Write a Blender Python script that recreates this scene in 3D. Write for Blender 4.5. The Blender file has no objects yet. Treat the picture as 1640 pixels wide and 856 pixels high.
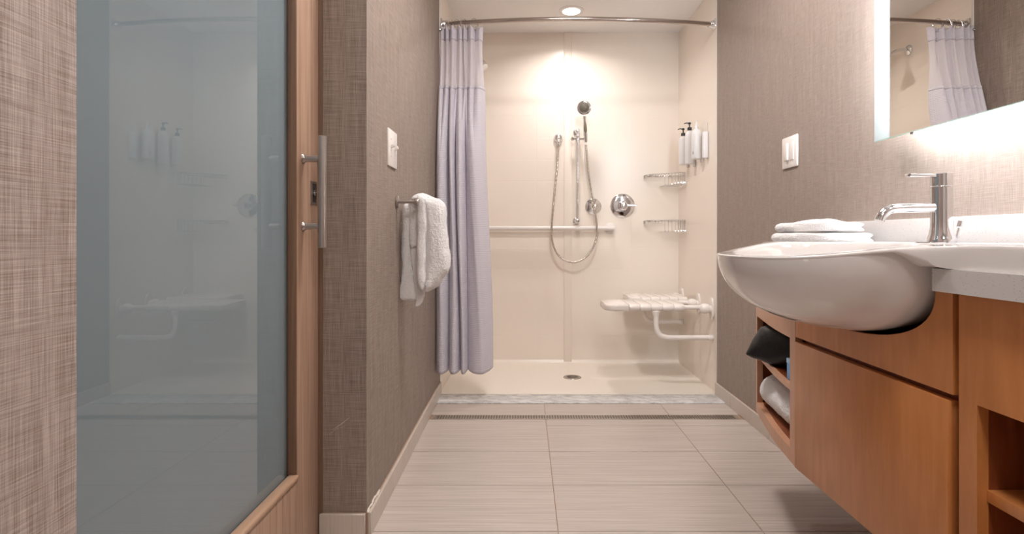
import bpy, bmesh, math, random
from mathutils import Vector, Matrix
from mathutils import noise as mnoise
random.seed(7)
PI = math.pi
C = bpy.context.scene.collection
SC = bpy.context.scene

# ------------------------------------------------------------------ camera, world, lights, exposure
F = 885.0; VX, VY = 842.0, 380.0          # focal length and vanishing point in the 1640 x 856 frame
cam = bpy.data.cameras.new('camera'); camo = bpy.data.objects.new('camera', cam); C.objects.link(camo)
camo.location = (0, 0, .875); camo.rotation_euler = (PI/2, 0, 0)
cam.sensor_width = 36; cam.lens = F/1640*36; cam.clip_start = .02
cam.shift_x = (820-VX)/1640; cam.shift_y = (VY-428)/1640
SC.camera = camo
w = bpy.data.worlds.new('world'); SC.world = w; w.use_nodes = True
w.node_tree.nodes['Background'].inputs[0].default_value = (1, .95, .9, 1)
w.node_tree.nodes['Background'].inputs[1].default_value = .1
SC.view_settings.view_transform = 'Standard'; SC.view_settings.look = 'None'
SC.view_settings.gamma = 1; SC.view_settings.use_curve_mapping = False
SC.view_settings.exposure = 0.22
SHOWER_LAMP = (.287, 3.478, 2.285); SHOWER_W = 5.3
def lamp(name, loc, r, power, col, spread=PI):
    l = bpy.data.lights.new(name, 'AREA'); l.shape = 'DISK'; l.size = 2*r; l.energy = power; l.color = col; l.spread = spread
    o = bpy.data.objects.new(name, l); o.location = loc; C.objects.link(o); return o
lamp('shower_lamp', SHOWER_LAMP, .055, SHOWER_W, (1, .95, .92), math.radians(148))
CEIL = 2.44
ROOM = [(.30, 1.85), (.30, .35), (.30, -.95)]; ROOM_W = [20, 12, 9]  # unseen ceiling lamps added to light the room, wide for soft shadows
for (lx, ly), pw in zip(ROOM, ROOM_W):
    lamp('added_room_lamp', (lx, ly, CEIL-.012), .19, pw, (1, .955, .925))
LED_STR = 235

# ------------------------------------------------------------------ materials
def nt(name):
    m = bpy.data.materials.new(name); m.use_nodes = True
    n = m.node_tree; b = n.nodes['Principled BSDF']; return m, n, b
def N(n, t, **k):
    x = n.nodes.new(t)
    for a, v in k.items(): setattr(x, a, v)
    return x
def L(n, a, b): n.links.new(a, b)
def simple(name, col, rough=.5, metal=0, spec=.5, coat=0, bump=None, ior=None):
    m, n, b = nt(name)
    b.inputs['Base Color'].default_value = (*col, 1); b.inputs['Roughness'].default_value = rough
    b.inputs['Metallic'].default_value = metal; b.inputs['Specular IOR Level'].default_value = spec
    b.inputs['Coat Weight'].default_value = coat; b.inputs['Coat Roughness'].default_value = .04
    if ior: b.inputs['IOR'].default_value = ior
    # faint procedural variation of colour and relief
    tc = N(n, 'ShaderNodeTexCoord'); no = N(n, 'ShaderNodeTexNoise'); no.inputs['Scale'].default_value = (bump or (30, 0))[0]
    no.inputs['Detail'].default_value = 4; L(n, tc.outputs['Object'], no.inputs['Vector'])
    if bump and bump[1]:
        bp = N(n, 'ShaderNodeBump'); bp.inputs['Distance'].default_value = bump[1]; bp.inputs['Strength'].default_value = 1
        L(n, no.outputs['Fac'], bp.inputs['Height']); L(n, bp.outputs[0], b.inputs['Normal'])
    mx = N(n, 'ShaderNodeMix', data_type='RGBA'); mx.inputs['A'].default_value = (*col, 1)
    mx.inputs['B'].default_value = (*[c*.96 for c in col], 1); L(n, no.outputs['Fac'], mx.inputs['Factor'])
    L(n, mx.outputs['Result'], b.inputs['Base Color'])
    return m
def ramp(n, src, stops):
    r = N(n, 'ShaderNodeValToRGB'); cr = r.color_ramp
    cr.elements[0].position = stops[0][0]; cr.elements[0].color = (*stops[0][1], 1)
    cr.elements[1].position = stops[-1][0]; cr.elements[1].color = (*stops[-1][1], 1)
    for p, c in stops[1:-1]:
        e = cr.elements.new(p); e.color = (*c, 1)
    L(n, src, r.inputs[0]); return r
def sep_uvw(n, coord='Object'):
    tc = N(n, 'ShaderNodeTexCoord'); s = N(n, 'ShaderNodeSeparateXYZ'); L(n, tc.outputs[coord], s.inputs[0]); return s
def math_(n, op, a, b=None):
    x = N(n, 'ShaderNodeMath', operation=op)
    for i, v in enumerate((a, b)):
        if v is None: continue
        if isinstance(v, (int, float)): x.inputs[i].default_value = v
        else: L(n, v, x.inputs[i])
    return x.outputs[0]
def comb(n, a, b, c=0):
    x = N(n, 'ShaderNodeCombineXYZ')
    for i, v in enumerate((a, b, c)):
        if isinstance(v, (int, float)): x.inputs[i].default_value = v
        else: L(n, v, x.inputs[i])
    return x.outputs[0]
def noise_(n, vec, scale=1, detail=2, rough=.5):
    x = N(n, 'ShaderNodeTexNoise'); x.inputs['Scale'].default_value = scale; x.inputs['Detail'].default_value = detail
    x.inputs['Roughness'].default_value = rough; L(n, vec, x.inputs['Vector']); return x.outputs['Fac']

def wallpaper(name, lo, hi, fu=330, fl=9, gain=1.0):
    m, n, b = nt(name); s = sep_uvw(n)
    u = math_(n, 'ADD', s.outputs[0], s.outputs[1]); z = s.outputs[2]
    v = noise_(n, comb(n, math_(n, 'MULTIPLY', u, fu), math_(n, 'MULTIPLY', z, fl)), 1, 3, .6)
    h = noise_(n, comb(n, math_(n, 'MULTIPLY', u, fl), math_(n, 'MULTIPLY', z, fu), 5), 1, 3, .6)
    big = noise_(n, comb(n, math_(n, 'MULTIPLY', u, 60), math_(n, 'MULTIPLY', z, 3), 9), 1, 2)
    f = math_(n, 'ADD', math_(n, 'MULTIPLY', math_(n, 'ADD', v, h), .42), math_(n, 'MULTIPLY', big, .16))
    f2 = math_(n, 'ADD', math_(n, 'MULTIPLY', math_(n, 'SUBTRACT', f, .5), gain), .5)
    r = ramp(n, f2, [(.34, lo), (.5, tuple((a+c)/2*.97 for a, c in zip(lo, hi))), (.68, hi)])
    L(n, r.outputs[0], b.inputs['Base Color']); b.inputs['Roughness'].default_value = .62
    bp = N(n, 'ShaderNodeBump'); bp.inputs['Distance'].default_value = .0012; bp.inputs['Strength'].default_value = .7
    L(n, f, bp.inputs['Height']); L(n, bp.outputs[0], b.inputs['Normal'])
    return m
def wood(name, cols, rough=.35, fine=(60, 60, 3), figure=(9, 9, 1.3), coat=.0, wv=.25):
    m, n, b = nt(name); s = sep_uvw(n)
    def v(f, off=0): return comb(n, math_(n, 'MULTIPLY', s.outputs[0], f[0]), math_(n, 'MULTIPLY', s.outputs[1], f[1]), math_(n, 'ADD', math_(n, 'MULTIPLY', s.outputs[2], f[2]), off))
    fig = noise_(n, v(figure), 1, 4, .55); fin = noise_(n, v(fine, 3), 1, 4, .7)
    rings = math_(n, 'FRACT', math_(n, 'MULTIPLY', fig, 6.0))
    rings = math_(n, 'ABSOLUTE', math_(n, 'SUBTRACT', rings, .5))
    f = math_(n, 'ADD', math_(n, 'ADD', math_(n, 'MULTIPLY', fig, .5), math_(n, 'MULTIPLY', fin, .5)), math_(n, 'MULTIPLY', math_(n, 'SUBTRACT', rings, .25), wv))
    r = ramp(n, f, [(.3, cols[0]), (.5, cols[1]), (.7, cols[2])])
    L(n, r.outputs[0], b.inputs['Base Color']); b.inputs['Roughness'].default_value = rough; b.inputs['Coat Weight'].default_value = coat
    b.inputs['Coat Roughness'].default_value = .25
    bp = N(n, 'ShaderNodeBump'); bp.inputs['Distance'].default_value = .0003; L(n, fin, bp.inputs['Height']); L(n, bp.outputs[0], b.inputs['Normal'])
    return m
def tilemat(name, lo, hi, axis=0, rough=.32):
    m, n, b = nt(name); s = sep_uvw(n); oi = N(n, 'ShaderNodeObjectInfo')
    o = math_(n, 'MULTIPLY', oi.outputs['Random'], 37.0)
    if axis == 0: vec = comb(n, math_(n, 'MULTIPLY', s.outputs[0], 3), math_(n, 'MULTIPLY', s.outputs[1], 190), o)
    else: vec = comb(n, math_(n, 'MULTIPLY', math_(n, 'ADD', s.outputs[0], s.outputs[1]), 190), math_(n, 'MULTIPLY', s.outputs[2], 3), o)
    f = noise_(n, vec, 1, 4, .65)
    r = ramp(n, f, [(.32, lo), (.66, hi)])
    mx = N(n, 'ShaderNodeMix', data_type='RGBA', blend_type='MULTIPLY'); mx.inputs['Factor'].default_value = 1
    L(n, r.outputs[0], mx.inputs['A']); g = math_(n, 'ADD', math_(n, 'MULTIPLY', oi.outputs['Random'], .05), .95)
    L(n, comb(n, g, g, g), mx.inputs['B']); L(n, mx.outputs['Result'], b.inputs['Base Color'])
    b.inputs['Roughness'].default_value = rough
    bp = N(n, 'ShaderNodeBump'); bp.inputs['Distance'].default_value = .0003; L(n, f, bp.inputs['Height']); L(n, bp.outputs[0], b.inputs['Normal'])
    return m
def surround():
    m, n, b = nt('shower_surround'); s = sep_uvw(n)
    u = math_(n, 'ADD', s.outputs[0], s.outputs[1])
    def groove(x, period, off):
        f = math_(n, 'FRACT', math_(n, 'DIVIDE', math_(n, 'ADD', x, off), period))
        d = math_(n, 'MULTIPLY', math_(n, 'ABSOLUTE', math_(n, 'SUBTRACT', f, .5)), period)
        return math_(n, 'MINIMUM', math_(n, 'DIVIDE', d, .004), 1.0)
    h = math_(n, 'MINIMUM', groove(s.outputs[2], .1535, 10.02), groove(u, .33, 10.1))
    bp = N(n, 'ShaderNodeBump'); bp.inputs['Distance'].default_value = .0008; bp.inputs['Strength'].default_value = .35
    L(n, h, bp.inputs['Height']); L(n, bp.outputs[0], b.inputs['Normal'])
    no = noise_(n, comb(n, u, s.outputs[2]), 2, 2)
    r = ramp(n, no, [(.3, (.84, .755, .665)), (.7, (.87, .785, .70))]); L(n, r.outputs[0], b.inputs['Base Color'])
    b.inputs['Roughness'].default_value = .28
    return m
def marble():
    m, n, b = nt('marble'); s = sep_uvw(n)
    v = comb(n, math_(n, 'ADD', s.outputs[0], math_(n, 'MULTIPLY', s.outputs[1], 1.0)), math_(n, 'MULTIPLY', s.outputs[1], 2.2))
    wp = noise_(n, v, 7, 7, .68)
    d = math_(n, 'ABSOLUTE', math_(n, 'SUBTRACT', wp, .5))
    r = ramp(n, d, [(0, (.42, .41, .41)), (.025, (.56, .55, .55)), (.10, (.72, .70, .69))])
    L(n, r.outputs[0], b.inputs['Base Color']); b.inputs['Roughness'].default_value = .25
    return m
def quartz():
    m, n, b = nt('quartz_counter'); tc = N(n, 'ShaderNodeTexCoord')
    vo = N(n, 'ShaderNodeTexVoronoi'); vo.inputs['Scale'].default_value = 350; L(n, tc.outputs['Object'], vo.inputs['Vector'])
    no = N(n, 'ShaderNodeTexNoise'); no.inputs['Scale'].default_value = 180; L(n, tc.outputs['Object'], no.inputs['Vector'])
    k = math_(n, 'MULTIPLY', math_(n, 'LESS_THAN', vo.outputs['Distance'], .27), math_(n, 'GREATER_THAN', no.outputs['Fac'], .56))
    mx = N(n, 'ShaderNodeMix', data_type='RGBA'); mx.inputs['A'].default_value = (.60, .575, .565, 1); mx.inputs['B'].default_value = (.38, .34, .31, 1)
    L(n, k, mx.inputs['Factor']); L(n, mx.outputs['Result'], b.inputs['Base Color']); b.inputs['Roughness'].default_value = .3
    return m
def terry():
    m, n, b = nt('white_terry'); b.inputs['Base Color'].default_value = (.90, .88, .88, 1); b.inputs['Roughness'].default_value = .95
    b.inputs['Sheen Weight'].default_value = .5; b.inputs['Specular IOR Level'].default_value = .1
    tc = N(n, 'ShaderNodeTexCoord'); no = N(n, 'ShaderNodeTexNoise'); no.inputs['Scale'].default_value = 420; no.inputs['Detail'].default_value = 3
    L(n, tc.outputs['Object'], no.inputs['Vector'])
    n2 = N(n, 'ShaderNodeTexNoise'); n2.inputs['Scale'].default_value = 120; L(n, tc.outputs['Object'], n2.inputs['Vector'])
    bp = N(n, 'ShaderNodeBump'); bp.inputs['Distance'].default_value = .006; bp.inputs['Strength'].default_value = .7
    L(n, math_(n, 'ADD', no.outputs['Fac'], math_(n, 'MULTIPLY', n2.outputs['Fac'], .8)), bp.inputs['Height']); L(n, bp.outputs[0], b.inputs['Normal'])
    return m
def curtain_waffle():
    m, n, b = nt('curtain_waffle'); s = sep_uvw(n, 'UV')
    b.inputs['Base Color'].default_value = (.84, .81, .88, 1); b.inputs['Roughness'].default_value = .8; b.inputs['Specular IOR Level'].default_value = .2
    a = math_(n, 'SINE', math_(n, 'MULTIPLY', s.outputs[0], 2*PI/.014)); c = math_(n, 'SINE', math_(n, 'MULTIPLY', s.outputs[1], 2*PI/.0095))
    h = math_(n, 'ADD', math_(n, 'MULTIPLY', a, c), math_(n, 'MULTIPLY', c, .9))
    bp = N(n, 'ShaderNodeBump'); bp.inputs['Distance'].default_value = .0015; bp.inputs['Strength'].default_value = .55
    L(n, h, bp.inputs['Height']); L(n, bp.outputs[0], b.inputs['Normal'])
    tr = N(n, 'ShaderNodeBsdfTranslucent'); tr.inputs[0].default_value = (.85, .82, .88, 1)
    mx = N(n, 'ShaderNodeMixShader'); mx.inputs[0].default_value = .25
    L(n, b.outputs[0], mx.inputs[1]); L(n, tr.outputs[0], mx.inputs[2]); L(n, mx.outputs[0], n.nodes['Material Output'].inputs[0])
    return m
def curtain_sheer():
    m, n, b = nt('curtain_sheer'); b.inputs['Base Color'].default_value = (.77, .74, .80, 1); b.inputs['Roughness'].default_value = .7
    tp = N(n, 'ShaderNodeBsdfTransparent'); tr = N(n, 'ShaderNodeBsdfTranslucent'); tr.inputs[0].default_value = (.76, .73, .79, 1)
    m1 = N(n, 'ShaderNodeMixShader'); m1.inputs[0].default_value = .3
    L(n, b.outputs[0], m1.inputs[1]); L(n, tr.outputs[0], m1.inputs[2])
    m2 = N(n, 'ShaderNodeMixShader'); m2.inputs[0].default_value = .17
    L(n, m1.outputs[0], m2.inputs[1]); L(n, tp.outputs[0], m2.inputs[2]); L(n, m2.outputs[0], n.nodes['Material Output'].inputs[0])
    return m
def emit(name, col, st):
    m = bpy.data.materials.new(name); m.use_nodes = True; n = m.node_tree; n.nodes.remove(n.nodes['Principled BSDF'])
    e = N(n, 'ShaderNodeEmission'); e.inputs[0].default_value = (*col, 1); e.inputs[1].default_value = st
    L(n, e.outputs[0], n.nodes['Material Output'].inputs[0]); return m
def frosted_strip():
    m, n, b = nt('frosted_strip'); b.inputs['Base Color'].default_value = (.66, .74, .76, 1); b.inputs['Roughness'].default_value = .08
    tr = N(n, 'ShaderNodeBsdfTranslucent'); tr.inputs[0].default_value = (.9, .97, 1, 1)
    mx = N(n, 'ShaderNodeMixShader'); mx.inputs[0].default_value = .55
    L(n, b.outputs[0], mx.inputs[1]); L(n, tr.outputs[0], mx.inputs[2]); L(n, mx.outputs[0], n.nodes['Material Output'].inputs[0]); return m

M = dict(
    paper=wallpaper('woven_wallpaper', (.135, .097, .075), (.42, .34, .29), 480, 12),
    paper_soft=wallpaper('woven_wallpaper_fine', (.22, .17, .143), (.41, .33, .285), 480, 20),
    paper_coarse=wallpaper('woven_wallpaper_near', (.19, .130, .100), (.56, .47, .44), 700, 14, 1.15),
    surround=surround(), marble=marble(), quartz=quartz(), terry=terry(), waffle=curtain_waffle(), sheer=curtain_sheer(),
    paint=simple('ceiling_paint', (.88, .85, .83), .7), white_wall=simple('plain_wall_paint', (.62, .58, .54), .7),
    grout=simple('grout', (.40, .27, .19), .9, bump=(80, .0004)),
    tile=tilemat('striated_floor_tile', (.43, .36, .32), (.60, .52, .47)), base=tilemat('baseboard_tile', (.54, .465, .40), (.62, .54, .475), 1),
    caulk=simple('caulk', (.74, .66, .58), .6),
    chrome=simple('chrome', (.80, .80, .82), .07, 1), steel=simple('brushed_steel', (.50, .46, .43), .28, 1), rodmetal=simple('rod_steel', (.56, .50, .46), .14, 1),
    light_steel=simple('satin_steel', (.66, .61, .57), .36, 1),
    dark=simple('black_painted_shade', (.02, .015, .012), .8), plastic=simple('white_plastic', (.78, .73, .70), .3), bottle=simple('white_bottle', (.80, .79, .80), .32),  # first entry: near-black colour standing for shade in drains, lock and sink cabinet
    black=simple('black_plastic', (.018, .017, .018), .35), grey=simple('grey_rubber_face', (.16, .14, .11), .5), green=simple('olive_grip', (.22, .20, .14), .4),
    porcelain=simple('porcelain', (.78, .74, .72), .06, spec=.5, coat=.6), seatw=simple('white_nylon', (.82, .75, .70), .22, coat=.3),
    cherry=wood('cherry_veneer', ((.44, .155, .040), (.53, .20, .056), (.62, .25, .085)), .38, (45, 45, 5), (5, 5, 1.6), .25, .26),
    cherry_dark=wood('cherry_interior', ((.15, .032, .009), (.22, .052, .015), (.29, .08, .026)), .34, (60, 60, 6), (9, 9, 2), .3),  # darker cherry tone for the inner cabinet panels
    cherry_lit=wood('cherry_veneer_lit', ((.48, .24, .135), (.54, .28, .17), (.60, .33, .20)), .4, (45, 45, 5), (5, 5, 1.6), .1, .1),  # same cherry, paler where lit: the light is put into the colour
    doorwood=wood('door_veneer', ((.27, .160, .105), (.40, .255, .178), (.50, .34, .25)), .45, (170, 170, 2.5), (30, 30, .8), 0, .3),
    beadwood=wood('door_bead_wood', ((.38, .235, .155), (.45, .285, .19), (.50, .33, .23)), .4, (90, 9, 90), (9, 2, 9), 0, .1),
    doordark=wood('door_trim_shade_wood', ((.12, .065, .038), (.18, .10, .06), (.25, .145, .09)), .5, (170, 170, 2.5), (30, 30, .8)),  # dark trim wood, also carries the shade of the stile's inner return
    blue=simple('blue_card', (.10, .33, .68), .4), blue_light=simple('pale_blue_card', (.32, .55, .82), .4), leather=simple('black_pouch', (.008, .008, .009), .42, spec=.3, bump=(14, .004)),
    led=emit('led_light', (.90, .95, 1.0), LED_STR), strip=frosted_strip(), lens=emit('downlight_lens', (1, .95, .88), 9),
)
mm, n_, b_ = nt('mirror'); b_.inputs['Metallic'].default_value = 1; b_.inputs['Roughness'].default_value = .005; b_.inputs['Base Color'].default_value = (.86, .85, .83, 1); M['mirror'] = mm
mm, n_, b_ = nt('mirror_edge_glass'); b_.inputs['Base Color'].default_value = (.45, .75, .68, 1); b_.inputs['Roughness'].default_value = .1; M['glassedge'] = mm
# frosted door glass: glossy face, milky blue-grey body
mm, n_, b_ = nt('frosted_door_glass'); b_.inputs['Base Color'].default_value = (.27, .315, .325, 1); b_.inputs['Roughness'].default_value = .9
b_.inputs['Specular IOR Level'].default_value = 0
tb_ = N(n_, 'ShaderNodeTexNoise'); tb_.inputs['Scale'].default_value = 3; t_ = N(n_, 'ShaderNodeTexCoord'); L(n_, t_.outputs['Object'], tb_.inputs['Vector'])
r_ = ramp(n_, tb_.outputs['Fac'], [(.3, (.225, .285, .315)), (.7, (.235, .295, .325))]); L(n_, r_.outputs[0], b_.inputs['Base Color']); M['frost'] = mm
def clear_face(name, ior):
    m = bpy.data.materials.new(name); m.use_nodes = True; n = m.node_tree; n.nodes.remove(n.nodes['Principled BSDF'])
    fr_ = N(n, 'ShaderNodeFresnel'); fr_.inputs['IOR'].default_value = ior; ge = N(n, 'ShaderNodeNewGeometry')
    f = math_(n, 'MULTIPLY', fr_.outputs[0], math_(n, 'SUBTRACT', 1.0, ge.outputs['Backfacing']))
    tp = N(n, 'ShaderNodeBsdfTransparent'); gl = N(n, 'ShaderNodeBsdfGlossy'); gl.inputs['Roughness'].default_value = 0
    mx = N(n, 'ShaderNodeMixShader'); L(n, f, mx.inputs[0]); L(n, tp.outputs[0], mx.inputs[1]); L(n, gl.outputs[0], mx.inputs[2])
    L(n, mx.outputs[0], n.nodes['Material Output'].inputs[0]); return m
M['glass'] = clear_face('clear_glass_face', 1.85)

# ------------------------------------------------------------------ helpers
def wloc(o):
    v = Vector((0, 0, 0))
    while o is not None: v += o.location; o = o.parent
    return v
def obj(name, bm, mat, parent=None, smooth=40, kind=None, label=None, origin=None):
    me = bpy.data.meshes.new(name)
    off = wloc(parent) + Vector((0, 0, 0)) if parent else Vector((0, 0, 0))
    if origin is not None: off = Vector(origin)
    bmesh.ops.translate(bm, vec=-off, verts=bm.verts)
    bmesh.ops.recalc_face_normals(bm, faces=bm.faces)
    bm.to_mesh(me); bm.free()
    if isinstance(mat, str): mat = M[mat]
    me.materials.append(mat)
    if smooth:
        me.polygons.foreach_set('use_smooth', [True]*len(me.polygons)); me.set_sharp_from_angle(angle=math.radians(smooth))
    o = bpy.data.objects.new(name, me); C.objects.link(o)
    if parent: o.parent = parent
    if origin is not None: o.location = Vector(origin) - (wloc(parent) if parent else Vector((0, 0, 0)))
    if kind: o['kind'] = kind
    if label: o['label'] = label
    return o
def thing(name, label, cat, loc, group=None):
    o = bpy.data.objects.new(name, None); C.objects.link(o); o.location = loc; o['label'] = label; o['category'] = cat
    o.empty_display_size = .05
    if group: o['group'] = group
    return o
def tag(o, label, cat, group=None):
    o['label'] = label; o['category'] = cat
    if group: o['group'] = group
    return o
def struct(name, bm, mat, smooth=40): return obj(name, bm, mat, None, smooth, 'structure')
def B(): return bmesh.new()
def box(bm, x0, x1, y0, y1, z0, z1, bev=0, seg=2):
    r = bmesh.ops.create_cube(bm, size=1); vs = r['verts']
    for v in vs: v.co = Vector(((x0+x1)/2+v.co.x*(x1-x0), (y0+y1)/2+v.co.y*(y1-y0), (z0+z1)/2+v.co.z*(z1-z0)))
    if bev:
        es = list({e for v in vs for e in v.link_edges}); bmesh.ops.bevel(bm, geom=es, offset=bev, segments=seg, profile=.5, affect='EDGES')
    return bm
def bx(*a, **k): return box(B(), *a, **k)
def frames(pts):
    P = [Vector(p) for p in pts]; T = []
    for i in range(len(P)):
        a = P[max(i-1, 0)]; b = P[min(i+1, len(P)-1)]; T.append((b-a).normalized())
    up = Vector((0, 0, 1)) if abs(T[0].z) < .9 else Vector((1, 0, 0))
    n = (up - T[0]*up.dot(T[0])).normalized(); out = []
    for t in T:
        n = (n - t*n.dot(t)).normalized(); out.append((n, t.cross(n)))
    return P, T, out
def tube(bm, pts, r, n=12, closed=False, caps=True):
    P, T, fr = frames(pts); R = r if isinstance(r, (list, tuple)) else [r]*len(P); rings = []
    for p, (a, b), rr in zip(P, fr, R):
        rings.append([bm.verts.new(p+a*math.cos(2*PI*k/n)*rr+b*math.sin(2*PI*k/n)*rr) for k in range(n)])
    m = len(rings)
    for i in range(m if closed else m-1):
        A, Bb = rings[i], rings[(i+1) % m]
        for k in range(n): bm.faces.new((A[k], A[(k+1) % n], Bb[(k+1) % n], Bb[k]))
    if caps and not closed:
        bm.faces.new(rings[0][::-1]); bm.faces.new(rings[-1])
    return bm
def tb(*a, **k): return tube(B(), *a, **k)
def smoothpts(pts, k=6, closed=False):
    P = [Vector(p) for p in pts]; n = len(P); out = []
    rng = range(n) if closed else range(n-1)
    for i in rng:
        if closed: p0, p1, p2, p3 = P[i-1], P[i], P[(i+1) % n], P[(i+2) % n]
        else: p0, p1, p2, p3 = P[max(i-1, 0)], P[i], P[i+1], P[min(i+2, n-1)]
        for j in range(k):
            t = j/k
            out.append(.5*((2*p1)+(p2-p0)*t+(2*p0-5*p1+4*p2-p3)*t*t+(-p0+3*p1-3*p2+p3)*t**3))
    if not closed: out.append(P[-1])
    return out
def lathe(bm, prof, origin, axis=(0, 0, 1), n=24, sx=1, sy=1):
    """prof: list of (radius, height along axis)"""
    ax = Vector(axis).normalized(); q = Vector((0, 0, 1)).rotation_difference(ax); o = Vector(origin); rings = []
    for r, h in prof:
        if r < 1e-6: rings.append([bm.verts.new(o+q@Vector((0, 0, h)))])
        else: rings.append([bm.verts.new(o+q@Vector((r*sx*math.cos(2*PI*k/n), r*sy*math.sin(2*PI*k/n), h))) for k in range(n)])
    for A, Bb in zip(rings, rings[1:]):
        if len(A) == 1 and len(Bb) == 1: continue
        for k in range(n):
            j = (k+1) % n
            if len(A) == 1: bm.faces.new((A[0], Bb[j], Bb[k]))
            elif len(Bb) == 1: bm.faces.new((A[k], A[j], Bb[0]))
            else: bm.faces.new((A[k], A[j], Bb[j], Bb[k]))
    if len(rings[0]) > 1: bm.faces.new(rings[0][::-1])
    if len(rings[-1]) > 1: bm.faces.new(rings[-1])
    return bm
def lt(*a, **k): return lathe(B(), *a, **k)
def prism(bm, poly, h0, h1, plane='xy', bev=0, seg=2):
    """polygon extruded: plane 'xy' along z, 'yz' along x, 'xz' along y"""
    f = {'xy': lambda a, b, h: (a, b, h), 'yz': lambda a, b, h: (h, a, b), 'xz': lambda a, b, h: (a, h, b)}[plane]
    A = [bm.verts.new(f(a, b, h0)) for a, b in poly]; Bb = [bm.verts.new(f(a, b, h1)) for a, b in poly]; n = len(poly)
    fs = [bm.faces.new(A[::-1]), bm.faces.new(Bb)]
    for k in range(n): bm.faces.new((A[k], A[(k+1) % n], Bb[(k+1) % n], Bb[k]))
    if bev: bmesh.ops.bevel(bm, geom=list(set(fs[0].edges) | set(fs[1].edges)), offset=bev, segments=seg, profile=.5, affect='EDGES')
    return bm
def pr(*a, **k): return prism(B(), *a, **k)
def rrect(x0, x1, y0, y1, r, n=5):
    out = []
    for cx, cy, a in ((x1-r, y1-r, 0), (x0+r, y1-r, 90), (x0+r, y0+r, 180), (x1-r, y0+r, 270)):
        for k in range(n+1):
            t = math.radians(a+90*k/n); out.append((cx+r*math.cos(t), cy+r*math.sin(t)))
    return out
def W(px, py, Y): return Vector(((px-VX)/F*Y, Y, .875+(VY-py)/F*Y))
def wobble(bm, amp, sc, seed=0):
    for v in bm.verts:
        d = mnoise.noise_vector(v.co*sc+Vector((seed, seed*2, 0))); v.co += d*amp
def lerp(a, b, t): return a+(b-a)*t

# ------------------------------------------------------------------ room shell
YW, YS, YB = 1.615, 3.07, 3.85                     # wall corner, shower front, shower back
def xl(y): return lerp(-.465, -.480, (y-YW)/(YS-YW))
XR = 1.06
# left wall: runs from the doorway corner to the shower
struct('wall_left', pr([(-.593, YW), (-.465, YW), (-.480, YS), (-.60, YS)], -.02, CEIL, 'xy'), 'paper')
o = bpy.data.objects['wall_left']
struct('wall_left_near', bx(-.593, -.465, -1.8, .572, -.02, CEIL), 'paper_coarse')
struct('wall_left_lintel', bx(-.593, -.465, .572, YW, 2.12, CEIL), 'paper')
struct('wall_right', bx(XR, XR+.12, -1.8, YS, -.02, CEIL), 'paper_soft')
struct('wall_rear', bx(-.60, XR+.12, -1.92, -1.8, -.02, CEIL), 'white_wall')
struct('wall_soffit', bx(-.60, XR+.12, YS+.002, YS+.10, 2.302, CEIL), 'surround')
struct('ceiling', bx(-.72, XR+.12, -1.92, YS+.1, CEIL, CEIL+.08), 'paint')
struct('ceiling_shower', bx(-.60, XR+.12, YS, YB+.10, 2.30, 2.302), 'paint')
# scuff mark on the wallpaper of the wall end
sc_ = obj('scuff_mark', tb([W(527, 697, YW-.0008), W(538, 688, YW-.0008), W(553, 683, YW-.0008)], [.0004, .0011, .0004], 5), simple('scuff', (.45, .41, .40), .9), bpy.data.objects['wall_left'])
obj('scuff_mark', tb([W(532, 689, YW-.0006), W(545, 681, YW-.0006), W(560, 669, YW-.0006)], [.0003, .0007, .0003], 5), 'caulk', bpy.data.objects['wall_left'])
# shower side walls and back wall (moulded surround)
struct('wall_shower_left', pr([(-.60, YS), (-.480, YS), (-.470, YB), (-.60, YB)], -.02, 2.30), 'surround')
struct('wall_shower_right', bx(1.066, XR+.12, YS, YB, -.02, 2.30), 'surround')
wb = struct('wall_back', bx(-.60, XR+.12, YB, YB+.1, -.02, 2.30), 'surround')
obj('seam_strip', bx(.266, .320, YB-.009, YB, 0, 2.30, bev=.003), 'surround', wb)
for nme, x0, x1 in (('trim_1', -.490, -.474), ('trim_2', 1.058, 1.070)):
    struct(nme, bx(x0, x1, YS-.006, YS+.004, .07, 2.30, bev=.002), 'plastic')
# floor: grout bed with every tile a part
fl = struct('floor', bx(-.60, XR+.12, -1.92, YS, -.06, -.0022), 'grout')
def tile(x0, x1, y0, y1, dz=0):
    g = .0013
    o = obj('tile', bx(x0+g, x1-g, y0+g, y1-g, -.0022, dz, bev=.0006, seg=1), 'tile', fl, origin=((x0+x1)/2, (y0+y1)/2, 0)); return o
xa, xb, xc_, xd = -.466, .096, .704, 1.058
rows = [2.253-.3055*k for k in range(14)]
for a, b, c in ((xa, xb, 0), (xb, xc_, 1), (xc_, xd, 2)):
    tile(a, b, 2.717, 2.897)
    if c == 0: tile(a, b, 2.253, 2.650)
    else: tile(a, b, 2.561, 2.650); tile(a, b, 2.253, 2.561)
    for r0, r1 in zip(rows, rows[1:]):
        aa = a if (c or r1 > 1.6) else -.590
        tile(aa, b, max(r1, -1.8), r0)
# marble saddle before the shower pan
tag(obj('marble_threshold', bx(-.478, 1.058, 2.899, 3.058, -.002, .004, bev=.0015), 'marble'), 'grey-veined white marble saddle strip along the front of the shower', 'threshold')
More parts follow.
